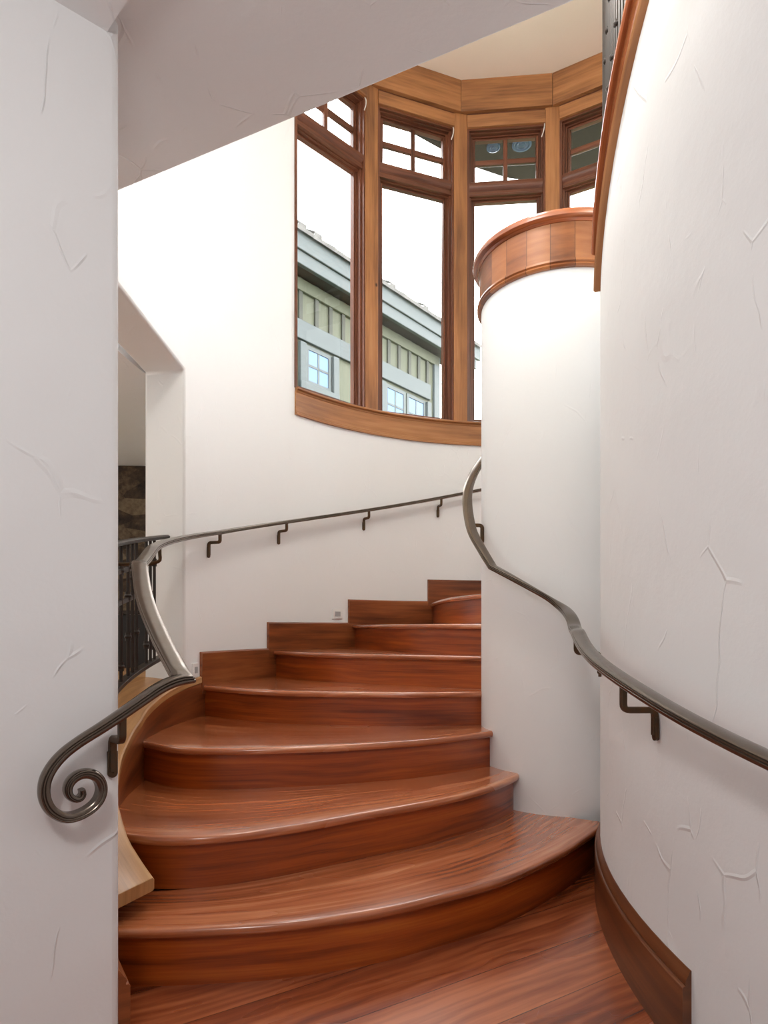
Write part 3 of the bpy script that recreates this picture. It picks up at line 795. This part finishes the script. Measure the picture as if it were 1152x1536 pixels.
# hand-over from the wall to the column, then the climb around it
Xf = [V(((868-576)/F*2.50, 2.50, EYE-(962-HY)/F*2.50)), V(((863-576)/F*2.64, 2.64, EYE-(944-HY)/F*2.64)), V(((857-576)/F*2.78, 2.78, EYE+(HY-926)/F*2.78))]
def kpt(px, py, far=False, r=Kr):
    p = ray_circle(px, r, far, KX, KY); return V((p.x, p.y, zat(p, py)))
G = [kpt(840,909), kpt(800,885), kpt(765,865)]; KK = kpt(739,851)
H = [kpt(722,823), kpt(707,793), pol(Kr,171,1.746,KX,KY), pol(Kr,156,1.875,KX,KY), kpt(722,692,True), pol(Kr,118,2.185,KX,KY), pol(Kr,95,2.38,KX,KY)]
part1 = smooth_pts(spline(Wp+Xf[1:]+G+[KK], 170), 3)
part2 = smooth_pts(spline([KK]+H, 60), 2)
pts = part1+part2[1:]; sides = []; scale = []
for i, p in enumerate(pts):
    d = pts[min(i+1,len(pts)-1)]-pts[max(i-1,0)]; s = V((d.y,-d.x,0)).normalized(); sides.append(s); scale.append((1,1))
# smooth the side directions so the band does not pinch
for _ in range(4):
    sides = [sides[0]]+[(sides[i-1]+sides[i]+sides[i+1]).normalized() for i in range(1,len(sides)-1)]+[sides[-1]]
rail_mesh('rail', pts, sides, scale, rr)
p = ray_circle(935, WR2, False, WX, WY); t = ang(p, WX, WY)
bracket(pol(WR2, t, T_int(t)-.008, WX, WY), pol(WR+.001, t, 0, WX, WY), rr, h1=.072, h2=.068)
t = 165.5; 
bracket(pol(WR2, t, 1.012, WX, WY), pol(WR+.001, t, 0, WX, WY), rr, h1=.05, h2=.075)
bracket(pol(WR2, 208, T_int(208)-.008, WX, WY), pol(WR+.001, 208, 0, WX, WY), rr)
bracket(pol(Kr, 186, 1.60, KX, KY), pol(KR+.001, 186, 0, KX, KY), rr, h1=.012, h2=.075)

# ================================================================== STEP LIGHTS
def step_light(px, py, label, h=.078, w=.092):
    p = ray_circle(px, RW); t = ang(p); z = zat(p, py); r = pol(1, t)-V((CX,CY,0)); r.z = 0; r.normalize(); s = V((-r.y, r.x, 0))
    root = thing('step_light', label, 'step light', group='step lights set low in the outer wall')
    c = pol(RW, t, z)
    mb = MB(); mb.box(c-r*.006, w, .014, h, ax=s, ay=r); mb.build('plate', M['white_plastic'], root, bevel=.003)
    mb = MB(); mb.box(c-r*.0125, w*.56, .006, h*.46, ax=s, ay=r); lab(mb.build('lens', M['grey_lens'], root, bevel=.001), 'grey lens')
    mb = MB(); mb.box(c-r*.0135-V((0,0,h*.36)), w*.5, .003, .004, ax=s, ay=r); mb.build('louver', M['white_plastic'], root)
step_light(505, 921, 'small white step light on the curved wall above the second stepped skirting board')
step_light(291, 1005, 'small white step light beside the handrail corner, at the foot of the stepped skirting', .08, .062)

# ================================================================== UPPER RAILING above the right wall
ur = thing('iron_railing', 'dark iron railing above the right wall, along the upper flight at the top edge', 'railing')
RU = WR-.02
def zu(t): return z_head(t)+.142
mb = MB(); arc_sweep(mb, [(RU-.02,.05),(RU+.02,.05),(RU+.02,.07),(RU-.02,.07)], 163.8, 196, zu, WX, WY); mb.build('bottom_rail', M['iron'], ur)
mb = MB(); arc_sweep(mb, [(RU-.025,.98),(RU+.025,.98),(RU+.025,1.01),(RU-.025,1.01)], 163.8, 196, zu, WX, WY); mb.build('top_rail', M['iron'], ur)
p = pol(RU, 164.2, 0, WX, WY); mb = MB(); mb.box((p.x,p.y,zu(164.2)+.52), .024, .024, 1.04, ax=(1,.3,0)); mb.build('newel_post', M['iron'], ur, bevel=.004)
for i in range(34):
    t = 165.2+i*.88; p = pol(RU, t, 0, WX, WY)
    mb = MB(); mb.tube([V((p.x,p.y,zu(t)+.0 if i % 5 == 0 else zu(t)+.06)), V((p.x,p.y,zu(t)+.5)), V((p.x,p.y,zu(t)+.99))], .009, 8)
    b = mb.build('baluster', M['iron'], ur)
    mb = MB(); mb.ball((p.x,p.y,zu(t)+(.35 if i % 2 else .62)), .017, 10, 8, .8); mb.build('collar', M['iron'], b)

# ================================================================== OUTSIDE
# ---- neighbouring house
hs = thing('house', 'green board and batten house with blue grey fascia outside the windows', 'house')
U = V((.627, .779, 0)).normalized(); NN = V((.779, -.627, 0)).normalized()
FA = V(((448-576)/F*9.0, 9.0, 0)); WA = FA-NN*.34; Zv = V((0,0,1))
def hp(px, py, o=None):     # pixel to (s, z) on the house wall plane
    o = WA if o is None else o
    q = on_plane(px, py, o, U); return (q-o).dot(U), q.z
def hbox(s0, s1, z0, z1, d0, d1, base, mat, name, parent, bevel=.0, mb=None):
    m = mb or MB(); m.box(base+U*((s0+s1)/2)+NN*((d0+d1)/2)+Zv*((z0+z1)/2), s1-s0, d1-d0, z1-z0, ax=U, ay=NN)
    return m.build(name, mat, parent, bevel=bevel) if mb is None else None
sEnd, _ = hp(656, 580)
zsoff = hp(448, 418)[1]
hbox(-6, sEnd, -.2, zsoff+.3, -.3, 0, WA, M['siding'], 'wall', hs)
ztr1 = hp(448, 480)[1]; ztr0 = hp(448, 509)[1]
for px in (449.5, 473.5, 494.5, 513.5, 582, 597.5, 613, 627, 640):
    s, _ = hp(px, 480); hbox(s-.035, s+.035, ztr1-.02, zsoff+.02, -.02, .03, WA, M['batten'], 'batten', hs)
hbox(-6, sEnd-.28, ztr0, ztr1, -.02, .05, WA, M['teal'], 'trim_band', hs, .01)
hbox(sEnd-.16, sEnd+.02, -.2, zsoff, -.02, .05, WA, M['teal'], 'corner_board', hs, .01)
hbox(-6, sEnd, zsoff-.18, zsoff, -.02, .05, WA, M['siding'], 'frieze_board', hs, .01)
# fascia and eave
zf1 = EYE+(HY-335)/F*9; zf0 = EYE+(HY-371)/F*9; zf00 = EYE+(HY-391)/F*9
sF = (on_plane(721, 540, FA, U)-FA).dot(U)
hbox(-6, sF, zf0, zf1-.06, -.06, 0, FA, M['teal'], 'fascia', hs, .01)
hbox(-6, sF-.1, zf00, zf0, -.10, -.03, FA, M['teal'], 'lower_fascia', hs, .01)
hbox(-6, sF-.1, zf00+.03, zf00+.09, -.5, -.08, FA, M['dark_eave'], 'soffit', hs)
# roof rising behind the fascia
mb = MB(); a, b = FA-U*6+NN*.05, FA+U*(sF+.02)+NN*.05; up = -NN*2.6+Zv*1.5
n = 70; z = zf1-.11
row0 = []; row1 = []; row2 = []
for i in range(n+1):
    p = a.lerp(b, i/n); row0.append(p+Zv*z); row1.append(p+Zv*(z+.06)); row2.append(p+up+Zv*(z+.06))
for i in range(n):
    dz = random.choice((0, 0, 0, 0, .01, .05))
    q = [row0[i], row0[i+1], row1[i+1]+Zv*dz, row1[i]+Zv*dz]
    mb.face(q); mb.face([q[3], q[2], row2[i+1]+Zv*dz*.2, row2[i]+Zv*dz*.2])
mb.build('roof', M['shingle'], hs)
# house windows
def hwin(s0, s1, z0, z1, nx, ny, lights=1):
    mb = MB(); c = .12
    hbox(s0-c, s0, z0-c, z1, .0, .06, WA, None, '', None, mb=mb); hbox(s1, s1+c, z0-c, z1, .0, .06, WA, None, '', None, mb=mb)
    hbox(s0-c, s1+c, z0-c*1.1, z0, .0, .07, WA, None, '', None, mb=mb)
    w = mb.build('window', M['teal'], hs, bevel=.008); L = (s1-s0)/lights
    for q in range(lights):
        a, b = s0+q*L+.02, s0+(q+1)*L-.02; f = .06
        mb = MB()
        hbox(a, a+f, z0, z1, -.1, .02, WA, None, '', None, mb=mb); hbox(b-f, b, z0, z1, -.1, .02, WA, None, '', None, mb=mb)
        hbox(a+f, b-f, z0, z0+f, -.1, .02, WA, None, '', None, mb=mb); hbox(a+f, b-f, z1-f, z1, -.1, .02, WA, None, '', None, mb=mb)
        m = (a+b)/2; hbox(m-.018, m+.018, z0+f, z1-f, -.05, .015, WA, None, '', None, mb=mb)
        for k in range(1, ny): zz_ = z0+f+(z1-z0-2*f)*k/ny; hbox(a+f, b-f, zz_-.018, zz_+.018, -.05, .015, WA, None, '', None, mb=mb)
        mb.build('sash', M['teal'], w, bevel=.006)
        hbox(a+f-.01, b-f+.01, z0+f-.01, z1-f+.01, .001, .008, WA, M['out_glass'], 'pane', w)
s0, z1 = hp(456, 516); s1, _ = hp(497, 540); _, z0 = hp(457, 575)
hwin(s0, s1, z0, z1, 2, 2)
s0, z1 = hp(576, 574); s1, _ = hp(638, 600); _, z0 = hp(577, 632)
hwin(s0, s1, z0, z1, 2, 2, 2)
# ---- dark roof overhang of this house above the right windows
ev = thing('roof_overhang', 'dark boarded roof overhang outside above the right windows', 'roof')
mb = MB(); EV = [(.20,5.47),(.49,5.70),(.886,5.94),(1.15,6.05),(1.424,6.10),(1.9,6.05),(3.6,5.6),(3.6,4.2),(2.9,4.2),(2.2,5.28),(1.45,5.72),(.62,5.76)]
EV = [(.16,5.52),(.47,5.74),(.86,6.00),(1.15,6.13),(1.424,6.18),(1.9,6.14),(3.6,5.6),(3.6,4.2),(2.66,4.45),(2.24,5.14),(1.44,5.57),(.63,5.63)]
mb.prism(EV, 5.30, 5.42); mb.build('soffit_boards', M['dark_eave'], ev)
for (x, y, r) in ((.965, 5.735, .06), (1.208, 5.70, .085)):  # pale discs added to stand for swirl reflections in the upper panes
    o = thing('swirl_reflection', 'pale round disc under the dark overhang standing for a reflection, ' + ('smaller one on the left' if r < .08 else 'larger one on the right'), 'reflection disc', group='round discs standing for pane reflections')
    mb = MB(); mb.lathe((x,y,5.29), [(1e-4,-.004),(r*.2,-.006),(r*.35,.0),(r*.5,-.006),(r*.68,.0),(r*.8,-.006),(r,-.002),(r,.012)], 32); mb.build('swirl_disc', M['out_glass'], o)

gm = plain('grass', srgb(72, 84, 52), .95, noise=.3, scale=3)
mb = MB(); mb.prism([(-40,-30),(40,-30),(40,60),(-40,60)], -.6, -.35); struct(mb.build('ground', gm))
# ================================================================== LIGHT
W = bpy.data.worlds.new('sky'); SC.world = W; W.use_nodes = True
bg = W.node_tree.nodes['Background']; bg.inputs[0].default_value = (1.0, 1.0, 1.0, 1); bg.inputs[1].default_value = 6.0
l = bpy.data.lights.new('hall_fill', 'POINT'); l.shadow_soft_size = .14; l.energy = 25; l.color = (1, .98, .96)  # unseen fill light, added low in the hall to lift soffit and walls
o = bpy.data.objects.new('hall_fill', l); COL.objects.link(o); o.location = (-.3, -.3, 2.1)

l = bpy.data.lights.new('stairwell_fill', 'POINT'); l.shadow_soft_size = .22; l.energy = 44; l.color = (1, .97, .93)  # added fill above the view, evens out the lower outer wall
o = bpy.data.objects.new('stairwell_fill', l); COL.objects.link(o); o.location = (.05, 2.35, 4.0)

l = bpy.data.lights.new('side_room_fill', 'POINT'); l.shadow_soft_size = .15; l.energy = 14; l.color = (1, .94, .86)  # unseen fill added to brighten the jamb of the side opening
o = bpy.data.objects.new('side_room_fill', l); COL.objects.link(o); o.location = (-2.6, 2.9, 2.1)

cam = bpy.data.cameras.new('camera'); co = bpy.data.objects.new('camera', cam); COL.objects.link(co)
co.location = (0, 0, EYE); co.rotation_euler = (pi/2, 0, 0)
cam.sensor_fit = 'VERTICAL'; cam.sensor_height = 36; cam.sensor_width = 27; cam.lens = F*36/1536
cam.shift_y = (HY-768)/1536; cam.clip_start = .02
SC.camera = co
SC.view_settings.view_transform = 'Standard'; SC.view_settings.look = 'None'
SC.view_settings.gamma = 1; SC.view_settings.use_curve_mapping = False; SC.view_settings.exposure = 0.58
